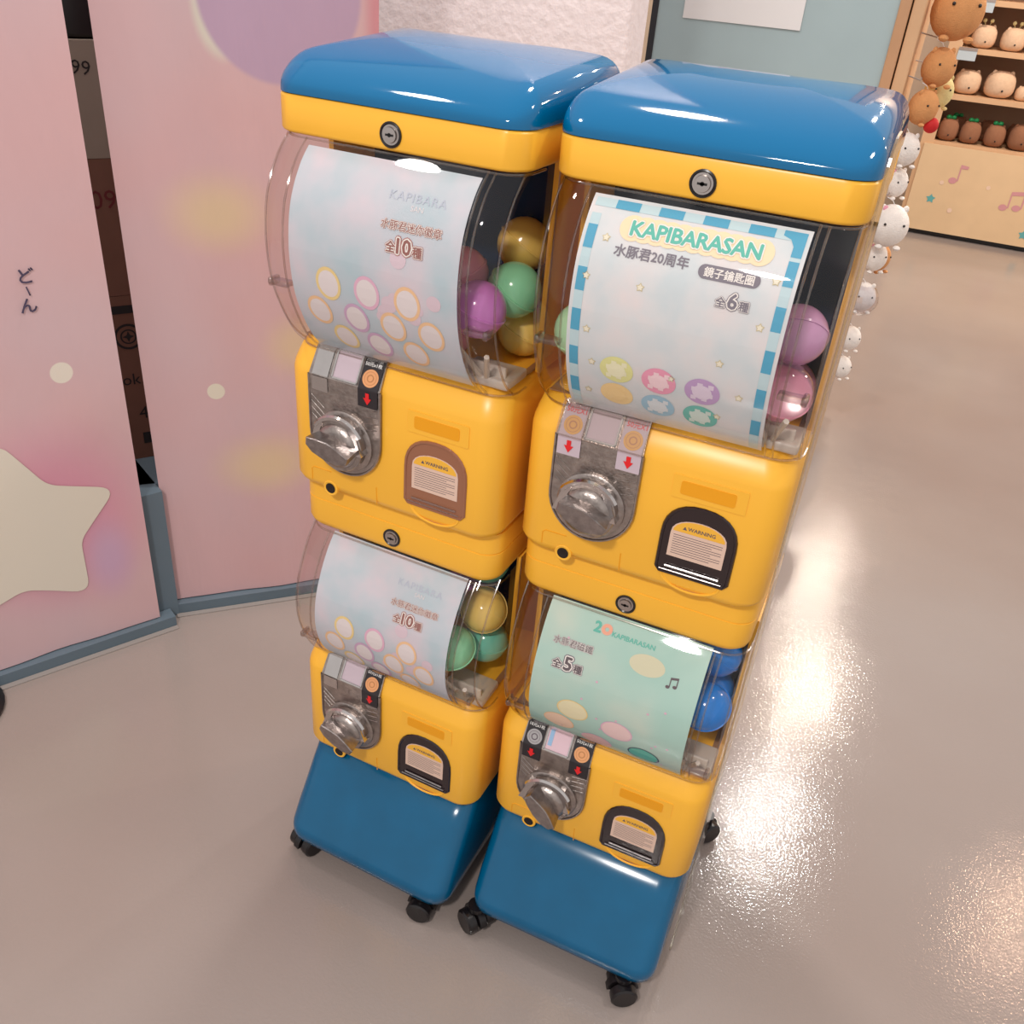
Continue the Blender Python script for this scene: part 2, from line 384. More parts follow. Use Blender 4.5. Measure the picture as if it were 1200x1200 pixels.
for k_, (a_, b_, e_) in enumerate(((BA, BB, .03), (CA, CB, .25))):
    pl = obj('trim_%d' % (3 + k_), slab(a_, b_, -.016, .034, 0, .027, .0 if k_ == 0 else .03, e_), PLI, None, False); tagp(pl, kind='structure')
    pl = obj('trim_%d' % (5 + k_), slab(a_, b_, -.030, .013, 0, .003, 0, e_), COV, None, False); tagp(pl, kind='structure')
CB1 = mat('brown_cardboard', s(112, 76, 62), .85, noise=.06, nscale=20); CB2 = mat('greyish_cardboard', s(140, 128, 116), .85, noise=.04, nscale=20)
ang = math.radians(54)
def carton(z0, z1, m, label, dark=None):
    r = empty('carton', (-1.245, .405, z0), ang); tagp(r, label, 'box', None)
    obj('carton_body', box(-.15, .20, .0, .24, 0, z1 - z0), m, r, False)
    obj('flap', box(-.15, .20, .0, .118, z1 - z0, z1 - z0 + .003), m, r, False)
    obj('flap', box(-.15, .20, .122, .24, z1 - z0, z1 - z0 + .003), m, r, False)
    return r
INK2 = mat('black_marker', s(28, 22, 24), .8); INKR = mat('red_marker', s(96, 26, 30), .8)
r = carton(.331, .70, CB1, 'brown carton with a black round emblem, lowest of the stack seen between the banners')
efn = lambda x, y, z: (x + .018, -.0006, y)
em = obj('printed_emblem', xf(ring2(.0, .285, .023, .028), efn), INK2, r, False); obj('emblem_ring', xf(ring2(.0, .285, .013, .016), efn), INK2, em, False); obj('emblem_center', xf(star2(.0, .285, .012, .4, 0, 4), efn), INK2, em, False)
obj('printed_bar', xf(rect2(-.04, .04, .335, .352), efn), INK2, r, False); obj('printed_bar', xf(rect2(-.0, .05, .035, .062), efn), INK2, r, False)
obj('lettering', xf(text2('ok', .036, .002, .19), lambda x, y, z: (x + .01, -.0006, y)), INK2, r, False); obj('lettering', xf(text2('4', .04, .016, .11), lambda x, y, z: (x + .01, -.0006, y)), INK2, r, False)
r = carton(.704, .965, CB1, 'brown carton with red marker writing, middle of the stack seen between the banners')
obj('lettering', xf(text2('09', .05, .020, .19), lambda x, y, z: (x - .01, -.0006, y)), INKR, r, False)
r = carton(.969, 1.165, CB2, 'greyish carton marked 99, on top of the brown cartons between the banners')
obj('lettering', xf(text2('99', .034, -.024, .155, rot=-.1), lambda x, y, z: (x + .03, -.0006, y)), INK2, r, False)
r = empty('black_bin', (-1.245, .405, 1.169), ang); tagp(r, 'black storage bin on top of the greyish carton, behind the banners', 'bin')
obj('bin_body', rbox(-.14, .19, .01, .23, 0, .12, .008), BLACK, r); obj('bin_rim', rbox(-.15, .20, .0, .24, .12, .14, .004), BLACK, r)
# ------------------------------------------------------------------ black foot at left edge
r = empty('floor_stand', (-1.272, -.135, 0)); tagp(r, 'black round foot of a stand at the left edge, on the floor before the banner', 'stand')
obj('foot', lathe([(.098, 0), (.10, .008), (.09, .02), (.03, .03)], 32), BLACK, r); obj('pole', lathe([(.012, .03), (.012, 1.0), (.008, 1.01)], 16, c=(-.06, -.02, -.012)), BLACK, r)

# ------------------------------------------------------------------ capsule machines
W2 = .158
def interp(tab, z):
    if z >= tab[0][0]: return tab[0][1]
    for (z1, y1), (z0, y0) in zip(tab, tab[1:]):
        if z >= z0: t = (z1 - z) / (z1 - z0); return y1 + (y0 - y1) * t
    return tab[-1][1]
def smooth_prof(tab, n=22):
    """Catmull-Rom through (z,y) points"""
    out = []; P = [tab[0]] + list(tab) + [tab[-1]]
    per = max(2, n // (len(tab) - 1))
    for i in range(1, len(P) - 2):
        a, b, c, d = P[i - 1:i + 3]
        for k in range(per):
            t = k / per
            out.append(tuple(.5 * (2 * b[j] + (c[j] - a[j]) * t + (2 * a[j] - 5 * b[j] + 4 * c[j] - d[j]) * t * t + (3 * b[j] - a[j] - 3 * c[j] + d[j]) * t ** 3) for j in (0, 1)))
    out.append(tab[-1]); return out
PU = smooth_prof([(1.176, .004), (1.15, -.024), (1.11, -.046), (1.06, -.053), (1.01, -.047), (.97, -.031), (.94, -.012), (.918, .012)], 28)
PL = smooth_prof([(.640, .022), (.615, .0), (.585, -.018), (.55, -.032), (.51, -.037), (.47, -.030), (.435, -.012), (.41, .012)], 28)
HB = .10                        # window sides meet the yellow housing here
def shell(prof, inset=0):
    rings = []
    for z, y in prof:
        y += inset; xw = .154 - inset; r = .034
        half = []
        for k in range(9):
            a = math.pi / 2 * k / 8; half.append((xw - r + r * math.sin(a), y + r - r * math.cos(a)))
        right = half + [(xw, max(y + r + .01, HB * .6)), (xw, HB + .004)]
        left = [(-x, yy) for x, yy in reversed(right)]
        rings.append([(x - .006, yy, z) for x, yy in left + right])
    return loft(rings, cap=False, closed=False)
def body_rings(z0, z1, shoulder=True, back=.30, foot=.012, front=0):
    R = []
    def ring(z, i, f): R.append([(x, y, z) for x, y in rr(-.170 + i, .148 - i, front + f, back - i * .5, .026, 7, .032)])
    ring(z0, .014, .014); ring(z0 + .003, .007, .007); ring(z0 + .008, .0025, .0025); ring(z0 + .015, 0, 0)
    if shoulder:
        ring(z1 - .042, 0, 0); ring(z1 - .034, .0008, .002); ring(z1 - .022, .003, .009); ring(z1 - .010, .006, .017); ring(z1 - .004, .010, .024); ring(z1, .018, .034)
    else:
        ring(z1 - .003, 0, 0); ring(z1, .002, .002)
    return R
def arch(x0, x1, z0, zs, z1, n=14, skew=0):
    """door outline: straight sides to zs then an arch to z1"""
    cx = (x0 + x1) / 2; a = (x1 - x0) / 2
    P = [(x0 + .004, z0), (x1 - .004, z0), (x1, z0 + .005)]
    for k in range(n + 1):
        t = math.pi * k / n; c = math.cos(t); sn = math.sin(t)
        P.append((cx + a * math.copysign(abs(c) ** .85, c), zs + (z1 - zs) * abs(sn) ** .85))
    P.append((x0, z0 + .005)); return P
def shrink(P, d):
    cx = sum(p[0] for p in P) / len(P); cz = sum(p[1] for p in P) / len(P)
    xs = max(p[0] for p in P) - cx; zs = max(abs(p[1] - cz) for p in P)
    return [(cx + (x - cx) * (1 - d / xs), cz + (z - cz) * (1 - d / zs)) for x, z in P]
def rrect_outline(x0, x1, z0, z1, r, n=4): return rr(x0, x1, z0, z1, r, n)
GOLD = mat('gold_coin_print', s(222, 168, 82), .5); COPPER = mat('copper_coin_print', s(226, 160, 108), .5); SILVER = mat('silver_coin_print', s(168, 164, 166), .5)
COIND = mat('coin_detail_print', s(190, 130, 80), .5)
LILAC = mat('lilac_card', s(198, 180, 190), .5); BCARD = mat('black_card', s(38, 32, 36), .5); PINKC = mat('pink_card', s(222, 190, 200), .45); BLUEC = mat('blue_card', s(150, 185, 220), .45)
PLX0, PLX1, FOLD, PTOP, PBOT = -.127, -.0195, .888, .926, .757
def slope_pt(x, t, off=0):    # t metres up the slope from the fold
    L = math.hypot(.022, PTOP - FOLD); return (x, -.005 + .022 * t / L - off * (PTOP - FOLD) / L, FOLD + (PTOP - FOLD) * t / L + off * .022 / L)
def on_plate(dz, off):        # 2-D (x, v): v>0 up the slope, v<0 on the flat plate
    return lambda x, y, z: (lambda p: (p[0], p[1], p[2] - dz))(slope_pt(x, y, off + z) if y >= 0 else (x, -.005 - off - z, FOLD + y))
def sticker(root, dz, cx, style, label):
    base, coin, txtm, txt = {'lilac': (LILAC, GOLD, RED, '50元X1'), 'black_copper': (BCARD, COPPER, PRINTW, '50元x1枚'), 'black_silver': (BCARD, SILVER, PRINTW, '10元x1枚')}[style]
    V = []; hw = .0145
    for y in (-.024, -.0005, .0005, .0385): V += [(cx - hw, y, 0), (cx + hw, y, 0)]
    o = obj('coin_sticker', xf((V, [[0, 1, 3, 2], [2, 3, 5, 4], [4, 5, 7, 6]]), on_plate(dz, .0012)), base, root, False); tagp(o, label)
    obj('printed_coin', xf(join(disc2(cx, .0145, .0115)), on_plate(dz, .0016)), coin, o, False)
    obj('coin_detail', xf(join(ring2(cx, .0145, .0035, .005), ring2(cx, .0145, .0082, .0087)), on_plate(dz, .002)), COIND if style != 'black_silver' else PRINTD, o, False)
    obj('lettering', xf(text2(txt, .0082 if style == 'lilac' else .0062, cx, .032, off=.012), on_plate(dz, .002)), txtm, o, False)
    a = .006
    obj('red_arrow', xf(poly2([(cx - a * .45, -.004), (cx - a * .45, -.011), (cx - a, -.011), (cx, -.020), (cx + a, -.011), (cx + a * .45, -.011), (cx + a * .45, -.004)]), on_plate(dz, .002)), RED, o, False)
def lock(root, x, y, z, name='lock'):
    o = obj(name, lathe([(.0135, -.004), (.0135, .0018), (.0118, .0026), (.0105, .0014), (.0085, .0014), (.0078, .0036), (.003, .0038)], 28, 'y', (x, y, z)), [BLACK, LOCKM], root)
    for p in o.data.polygons:
        if p.center.y < y - .001 and math.hypot(p.center.x - x, p.center.z - z) < .0098: p.material_index = 1
    k = obj('keyway', xf(join(rect2(-.005, .005, -.0011, .0011), disc2(0, 0, .0022, n=12)), lambda a, b, c: (x + a, y - .0041, z + b)), BLACK, o, False)
    return o
def crank(root, x, z, rot):
    y = -.005
    o = obj('crank', join(lathe([(.043, 0), (.043, .003), (.040, .005)], 40, 'y', (x, y, z)),
                          lathe([(.0365, .004), (.0365, .016), (.035, .018), (.031, .018), (.029, .022), (.024, .025), (.014, .026)], 36, 'y', (x, y, z))), METAL, root)
    # side lugs (coin guards) running down from the collar
    for a in (48, 140):
        t = math.radians(a); c, s_ = math.cos(t), math.sin(t)
        bx_ = box(-.0045, .0045, 0, .010, -.024, .012)
        obj('coin_guard', ([(x + .0385 * c + u + (zz * -.35 * (1 if a < 90 else -1)), y - .020 + v * 2, z + .026 * s_ + zz) for u, v, zz in bx_[0]], bx_[1]), CHROME, o, False)
    arc = [(x + .0385 * math.cos(math.radians(a)), z + .0385 * math.sin(math.radians(a))) for a in range(30, 156, 9)]
    obj('collar', outline_tube(arc, .004, y - .017, 6, False), CHROME, o)
    # handle: long hexagonal bar across the dial
    c, s_ = math.cos(rot), math.sin(rot)
    P = [(-.030, -.007), (-.02, -.013), (0, -.0155), (.02, -.013), (.030, -.007), (.031, .003), (.016, .007), (0, .0095), (-.016, .007), (-.031, .003)]
    def ring(d, k): return [(x + .004 + (u * k) * c - (v * k) * s_, y - d, z + .008 + (u * k) * s_ + (v * k) * c) for u, v in P]
    obj('handle', loft([ring(.016, .92), ring(.040, 1.02), ring(.046, 1.04), ring(.0475, .97)]), HANDLE, o, ang=25)
    return o
def caster(root, x, y, rot, z1=.052):
    r = .021
    c, s_ = math.cos(rot), math.sin(rot)
    def T(v): return (x + v[0] * c - v[1] * s_, y + v[0] * s_ + v[1] * c, v[2])
    hood = []
    for k in range(9):
        a = math.pi * k / 8; hood.append(((r + .004) * math.cos(a), r + (r + .004) * math.sin(a)))
    m = join(([T(v) for v in prism([(u, zz) for u, zz in hood], -.006, .006)[0]], prism(hood, -.006, .006)[1]),
             ([T(v) for v in lathe([(.014, z1 - .008), (.014, z1)], 16)[0]], lathe([(.014, z1 - .008), (.014, z1)], 16)[1]))
    o = obj('caster', m, BLACK, root)
    for sd in (-1, 1):
        wv, wf = lathe([(.006, -.0085), (r - .003, -.0085), (r, -.006), (r, .006), (r - .003, .0085), (.006, .0085)], 24, 'y', (0, sd * .0155, r))
        obj('wheel', ([T(v) for v in wv], wf), BLACK, o)
def make_machine(name, loc, rz, label, spec):
    root = empty(name, loc, rz); tagp(root, label, 'machine')
    # --- lid
    R = []
    HT = smooth_prof([(-.01, .012), (.0, .016), (.03, .033), (.06, .045), (.10, .055), (.15, .0605), (.20, .0595), (.25, .052), (.285, .042), (.31, .032)], 60)
    def H(y):
        for (a, b), (c, d) in zip(HT, HT[1:]):
            if y <= c: return b + (d - b) * (y - a) / (c - a)
        return HT[-1][1]
    outer = lambda d: rr(-.169 + d, .151 - d, -.002 + d, .288 - d, max(.034 - d * .12, .02), 8)
    prof = [(0, 0), (.0, .2), (.0003, .36), (.001, .50), (.0025, .64), (.005, .765), (.008, .86), (.012, .93), (.017, .975), (.023, .995), (.030, 1), (.04, 1), (.055, 1), (.07, 1), (.085, 1), (.10, 1), (.118, 1)]
    for d, g in prof: R.append([(x, y, 1.2155 + g * H(y)) for x, y in outer(d)])
    obj('lid', loft(R), BLUE, root, ang=60)
    # --- top band
    bd = [[(x, y, z) for x, y in rr(-.168 + i, .150 - i, i - .001, .286 - i, .030, 8)] for z, i in ((1.174, .003), (1.1755, .001), (1.178, 0), (1.212, 0), (1.2145, .0015))]
    o = obj('top_band', loft(bd), YEL, root); lock(o, -.008, -.001, 1.191)
    # --- two tiers
    for tier in (0, 1):
        dz = .508 * tier; sp = spec[tier]
        prof = PU if tier == 0 else PL; zt = prof[0][0]; zb = prof[-1][0]
        b = obj('body', loft(body_rings(.7145 - dz, .926 - dz)), YEL, root, ang=50)
        # housing behind the clear window
        zt2 = 1.174 if tier == 0 else .642
        hs = join(box(-.163, -.156, HB, .284, .922 - dz, zt2), box(.141, .147, HB, .284, .922 - dz, zt2), box(-.163, .147, .277, .284, .922 - dz, zt2))
        obj('housing', hs, YEL, root, False)
        o = obj('back_panel', box(-.156, .141, .19, .194, .924 - dz, zt2 - .001), NAVY, root, False); tagp(o, 'dark navy inner panel')
        wn = obj('window', shell(prof), CLEAR, root, ang=60); tagp(wn, 'clear bulging plastic window')
        # ridges that hold the poster, flange along the edges, small clear catch
        rp = []
        for xx in (-.121, .1095, .118):
            obj('window_ridge', tube([(xx, y + .0035, z) for z, y in prof[1:]], .0013, 6), CLEARR, wn)
        for sx in (-1, 1):
            obj('window_flange', tube([(sx * .151 - .006, y_ + .018, z_) for z_, y_ in prof], .0013, 6), CLEARR, wn)
            obj('window_flange', tube([(sx * .153 - .006, HB + .002, zt), (sx * .153 - .006, HB + .002, zb)], .0016, 6), CLEARR, wn)
        SR = shell(prof)[0]; npt = len(SR) // len(prof)
        for q_ in (1, len(prof) - 1):
            obj('window_edge', tube([SR[q_ * npt + k_] for k_ in range(1, npt - 1)], .0014, 6), CLEARR, wn)
        tr_ = obj('hopper_floor', box(-.154, .140, .03, .188, .9242 - dz, .9255 - dz), TRAY, root, False)
        zc = 1.012 - dz + (.0 if tier == 0 else -.045)
        yc = interp(prof, zc)
        for xa, xb in ((.112, .142), (-.152, -.124)):
            o = obj('window_catch', join(rbox(xa, xb, yc + .004, yc + .020, zc - .003, zc + .003, .0015), rbox(xb - .006 if xa > 0 else xa, xb if xa > 0 else xa + .006, yc + .004, yc + .022, zc - .005, zc + .005, .002)), CLEARR, wn)
        # dispenser guide behind window, lower right
        zg = .924 - dz
        g = obj('dispenser_guide', join(rbox(.072, .142, .02, .075, zg, zg + .012, .003), tube([(.105, .024, zg + .010), (.088, -.004, zg + .050)], .0035, 6), tube([(.112, .024, zg + .010), (.124, -.004, zg + .048)], .0035, 6),
                                        rbox(.078, .134, .028, .034, zg + .01, zg + .026, .002)), FROST, root); tagp(g, 'frosted plastic guide with two prongs')
        # --- coin plate
        bot = [(PLX0, FOLD)] + [(PLX0, FOLD - .03)] + [((PLX0 + PLX1) / 2 - .0537 * math.cos(math.pi * k / 18), .812 - .055 * math.sin(math.pi * k / 18)) for k in range(19)] + [(PLX1, FOLD - .03), (PLX1, FOLD)]
        pv = prism([(x, z - dz) for x, z in bot], -.005, .002)
        sl = []
        for off in (0, -.006):
            sl += [slope_pt(PLX0, 0, off), slope_pt(PLX1, 0, off), slope_pt(PLX1 - .002, .044, off), slope_pt(PLX0 + .002, .044, off)]
        sv = ([(x, y, z - dz) for x, y, z in sl], [[0, 1, 2, 3], [7, 6, 5, 4], [0, 4, 5, 1], [1, 5, 6, 2], [2, 6, 7, 3], [3, 7, 4, 0]])
        ribs = []
        for k in range(4):
            for sd, x0, x1 in ((-1, -.124, -.104), (1, -.043, -.023)):
                zc_ = .858 - k * .009 - dz; P = [(x0, zc_), (x1, zc_ - .010 if sd < 0 else zc_ + .0035)] 
                if sd < 0: P = [(x0, zc_ + .002), (x1, zc_ - .014)]
                ribs.append(outline_tube(P, .0008, -.0052, 5, False))
        pr = join(pv, sv, *ribs)
        p = obj('coin_plate', pr, METAL, root, ang=30)
        rim = [(x, z - dz) for x, z in bot[1:-1]]
        obj('plate_rim', outline_tube([(PLX0, FOLD - dz)] + rim + [(PLX1, FOLD - dz)], .0018, -.005, 6, False), METAL, p)
        crank(p, -.073, .806 - dz, sp['rot'])
        ctr = obj('price_window', xf(rect2(-.0905, -.0555, .004, .038), on_plate(dz, .001)), PINKC if sp['card'] else LILAC, p, False)
        fr = obj('price_frame', xf(join(rect2(-.0925, -.0905, .002, .040), rect2(-.0555, -.0535, .002, .040), rect2(-.0925, -.0535, .002, .004), rect2(-.0925, -.0535, .038, .040)), on_plate(dz, .0025)), CHROME, p, False)
        if sp['card']: obj('blue_patch', xf(rect2(-.088, -.082, .010, .034), on_plate(dz, .0015)), BLUEC, ctr, False)
        for cx, st, lb in sp['stick']: sticker(p, dz, cx, st, lb)
        if len(sp['stick']) == 1:
            obj('blank_panel', xf(([(-.122, -.02, 0), (-.098, -.02, 0), (-.122, -.001, 0), (-.098, -.001, 0), (-.122, .001, 0), (-.098, .001, 0), (-.122, .036, 0), (-.098, .036, 0)], [[0, 1, 3, 2], [4, 5, 7, 6]]), on_plate(dz, .0008)), CHROME, p, False)
        # clear fold-over cover with two upright ribs
        if sp.get('cover'):
            cov = xf(rect2(-.1265, -.0205, .0, .043), on_plate(dz, .004)); ribs2 = [tube([on_plate(dz, .005)(x, .0, 0), on_plate(dz, .005)(x, .043, 0)], .0012, 5) for x in (-.1265, -.0945, -.0515, -.0205)]
            ribs2.append(tube([on_plate(dz, .005)(-.1265, .0, 0), on_plate(dz, .005)(-.0205, .0, 0)], .0012, 5))
            o = obj('clear_cover', join(cov, *ribs2), CLEARR, p); tagp(o, 'clear flip cover over coin slots')
        # --- key hole, parting lines, label panel
        kz = .7225 - dz
        obj('key_recess', join(lathe([(.0115, -.003), (.0112, .0004), (.0100, .0010), (.0088, .0004), (.0075, .0004)], 24, 'y', (-.102, 0, kz))), YEL, b)
        o = obj('key_hole', lathe([(.0076, -.001), (.0076, .0009), (.0055, .0012), (.004, .0006)], 20, 'y', (-.102, 0, kz)), [HOLE], b)
        pl_ = [(-.132, .728 - dz), (-.132, .745 - dz), (-.128, .7485 - dz), (-.1, .7485 - dz)]
        obj('parting_line', outline_tube(pl_, .0007, 0, 5, False), YEL2, b); obj('parting_line', outline_tube([(-.028, .748 - dz), (-.027, .722 - dz)], .0007, 0, 5, False), YEL2, b)
        lb = prism(rr(.019, .106, .8465 - dz, .8765 - dz, .002, 3), -.0011, .001)
        o = obj('label_panel', lb, YEL, b, False); obj('label_inset', prism(rr(.029, .093, .853 - dz, .870 - dz, .003, 3), -.0018, -.001), YEL2, o, False)
        # --- delivery door
        dr = sp['door']
        if dr == 'tall': P = arch(.0175, .1045, .7435, .797, .8395)
        else: P = arch(.0145, .1055, .743, .788, .838)
        P = [(x, z - dz) for x, z in P]
        dm = DOORB if sp['brown'] else DOORK
        d = obj('delivery_door', prism(P, -.0015, .002), dm, root, False); tagp(d, 'brown smoked capsule door' if sp['brown'] else 'dark smoked capsule door')
        obj('door_rim', outline_tube(P, .0024, -.001, 6), dm if not sp['brown'] else DOORB, d)
        obj('door_ledge', join(tube([(.028, -.0035, .7535 - dz), (.094, -.0035, .7535 - dz)], .0016, 6), tube([(.022, -.0035, .7475 - dz), (.098, -.0035, .7475 - dz)], .0010, 6)), CLEARR if sp['brown'] else HANDLE, d)
        lx0, lx1 = .0275, .0945
        la = [(lx0, .768), (lx1, .768), (lx1, .800)] + [(.061 + .0335 * math.cos(math.pi * k / 12), .800 + .0215 * math.sin(math.pi * k / 12) ** .8) for k in range(1, 12)] + [(lx0, .800)]
        la = [(x, z - dz) for x, z in la]
        l = obj('warning_label', prism(la, -.0024, -.0014), CREAM, d, False)
        up = [(x, z) for x, z in la if z >= .8045 - dz]; up = [(.030, .804 - dz), (.092, .804 - dz)] + [q for q in shrink(la, .002) if q[1] > .805 - dz]
        obj('yellow_arc', prism(up, -.0027, -.0022), LABELY, l, False)
        obj('lettering', xf(join(text2('WARNING', .0068, .0635, .8105 - dz, off=.02), poly2([(.041, .808 - dz), (.046, .808 - dz), (.0435, .8125 - dz)])), lambda x, y, z: (x, -.0029 - z, y)), PRINTD, l, False)
        lines = [rect2(lx0 + .004, lx1 - .004 - (.012 if k % 3 == 2 else 0), .7985 - dz - k * .0032, .7992 - dz - k * .0032) for k in range(9)]
        obj('text_lines', xf(join(*lines), lambda x, y, z: (x, -.0026, y)), PRINTD, l, False)
        obj('scoop_lip', outline_tube([(.061 - .036 * math.cos(math.pi * k / 16), .741 - dz - .019 * math.sin(math.pi * k / 16)) for k in range(17)], .0016, .0, 6, False), YEL, b)
    # --- recessed middle band
    mb = [[(x, y, z) for x, y in rr(-.167 + i, .145 - i, .019 + i, .297 - i, .028, 8)] for z, i in ((.636, .012), (.638, .006), (.643, .002), (.65, 0), (.684, 0), (.6845, .001), (.6855, .001), (.686, 0), (.716, 0))]
    o = obj('middle_band', loft(mb), YEL, root, ang=50); lock(o, -.015, .019, .662)
    # --- base
    L = [(.048, -.055, .012), (.050, -.068, .004), (.055, -.0735, .001), (.066, -.0755, 0), (.076, -.0748, 0), (.083, -.0715, 0), (.090, -.067, 0), (.106, -.057, 0), (.13, -.041, .0005), (.17, -.015, .001), (.207, .010, .002)]
    rings = [[(x, y, z) for x, y in rr(-.162 + i, .144 - i, f, .31 - i, .03, 7, .032)] for z, f, i in L]
    obj('base', loft(rings), BLUE2, root, ang=60)
    for cx, cy, a in spec[2]: caster(root, cx, cy, a)
    return root
XL, YL_, AL = -.33546, -.02300, -.0332
stL = [(-.037, 'black_copper', 'black sticker with copper coin and red arrow')]
R = make_machine('capsule_machine', (0, 0, 0), 0, 'right two-tier yellow capsule vending machine on blue wheeled base, black delivery doors', [
    dict(rot=-.28, card=False, cover=True, door='tall', brown=False, stick=[(-.1095, 'lilac', 'grey card with gold coin and red arrow'), (-.0355, 'lilac', 'grey card with gold coin and red arrow')]),
    dict(rot=-.85, card=True, cover=False, door='wide', brown=False, stick=[(-.1095, 'black_silver', 'black sticker with silver coin and red arrow'), (-.0355, 'black_copper', 'black sticker with copper coin and red arrow')]),
    [(-.151, -.062, 2.6), (.102, -.064, .5), (.139, .298, .9), (-.128, .285, 2)]])
Lm = make_machine('capsule_machine', (XL, YL_, 0), AL, 'left two-tier yellow capsule vending machine nearest the banners, upper door brown', [
    dict(rot=-.22, card=False, cover=False, door='tall', brown=True, stick=stL),
    dict(rot=-.45, card=False, cover=False, door='wide', brown=False, stick=stL),
    [(-.141, -.046, 1.3), (.098, -.055, .15), (.128, .285, .9), (-.128, .285, 2)]])
# clear guard sheet along the right side
g = empty('clear_guard', (.1522, 0, 0)); tagp(g, 'clear acrylic sheet standing along the right side of the right machine', 'sheet')
rrp = rr(.006, .105, .03, 1.252, .03, 6)
V = [(0, y, z) for y, z in rrp] + [(.0025, y, z) for y, z in rrp]; n_ = len(rrp)
obj('sheet', (V, [list(range(n_))[::-1], list(range(n_, 2 * n_))]), ACRYL, g, False)
obj('sheet_edge', (V, [[i, (i + 1) % n_, (i + 1) % n_ + n_, i + n_] for i in range(n_)]), ACEDGE, g, False)
# ------------------------------------------------------------------ posters
def arclen(prof):
    S = [0]
    for a, b in zip(prof, prof[1:]): S.append(S[-1] + math.hypot(a[0] - b[0], a[1] - b[1]))
    return S
def make_poster(mloc, rz, prof, z_top, z_bot, m, label, name='poster'):
    """sheet curved just inside the window; (u, v): metres from the left / from the top edge"""
    pf = [(z, y + .0055) for z, y in prof]; S = arclen(pf)
    def at(sv):
        for i in range(len(S) - 1):
            if sv <= S[i + 1] or i == len(S) - 2:
                t = (sv - S[i]) / (S[i + 1] - S[i]); z = pf[i][0] + (pf[i + 1][0] - pf[i][0]) * t; y = pf[i][1] + (pf[i + 1][1] - pf[i][1]) * t
                dz, dy = pf[i + 1][0] - pf[i][0], pf[i + 1][1] - pf[i][1]; L = math.hypot(dz, dy); return z, y, dy / L, dz / L
    s0 = next(S[i] for i in range(len(S)) if pf[i][0] <= z_top); s1 = next((S[i] for i in range(len(S)) if pf[i][0] <= z_bot), S[-1])
    X0, X1 = -.1145, .1055
    def P(u, v, off=0):
        z, y, ny, nz = at(s0 + v)        # normal toward the viewer
        return (X0 + u, y + nz * off, z - ny * off)
    H = s1 - s0; Wd = X1 - X0; nu, nv = 2, 36
    V = []; F = []
    for off in (0, -.0005):
        for j in range(nv + 1):
            for i in range(nu + 1): V.append(P(Wd * i / nu, H * j / nv, off))
    n = (nu + 1) * (nv + 1)
    for j in range(nv):
        for i in range(nu): a = j * (nu + 1) + i; q = [a, a + nu + 1, a + nu + 2, a + 1]; F += [q, [k + n for k in reversed(q)]]
    o = obj(name, (V, F), m, None); o.location = mloc; o.rotation_euler = (0, 0, rz); tagp(o, label, 'poster')
    uvl = o.data.uv_layers.new(name='UVMap')
    uvs = []
    for off in (0, 1):
        for j in range(nv + 1):
            for i in range(nu + 1): uvs.append((i / nu, 1 - j / nv))
    for lp in o.data.loops: uvl.data[lp.index].uv = uvs[lp.vertex_index]
    return o, (lambda lay: (lambda x, y, z: P(x, -y, .0003 + .00022 * lay + z))), Wd, H
def poster_mat(name, c0, c1, c2, scale=3, grid=0):
    m, t, b = new_mat(name); b.inputs['Roughness'].default_value = .55
    uv = t.nodes.new('ShaderNodeUVMap'); uv.uv_map = 'UVMap'
    n = t.nodes.new('ShaderNodeTexNoise'); n.inputs['Scale'].default_value = scale; n.inputs['Detail'].default_value = 3; t.links.new(uv.outputs[0], n.inputs[0])
    r = t.nodes.new('ShaderNodeValToRGB'); e = r.color_ramp.elements; e[0].position = .32; e[0].color = (*s(*c0), 1); e[1].position = .68; e[1].color = (*s(*c2), 1)
    k = e.new(.5); k.color = (*s(*c1), 1); t.links.new(n.outputs['Fac'], r.inputs[0]); t.links.new(r.outputs[0], b.inputs['Base Color'])
    return m
def pm(name, c): return mat(name, s(*c), .6)
OUTL = pm('brown_outline_print', (176, 122, 118)); BROWN = pm('brown_print', (150, 98, 92)); DOTW = pm('pale_pink_dot_print', (218, 200, 214))
RY = pm('yellow_ring_print', (236, 212, 150)); RP = pm('pink_ring_print', (226, 182, 208)); RO = pm('orange_ring_print', (240, 200, 158)); RV = pm('violet_ring_print', (206, 172, 206))
PALE = pm('pale_print', (228, 222, 226)); FAINT = pm('faint_title_print', (186, 196, 214))
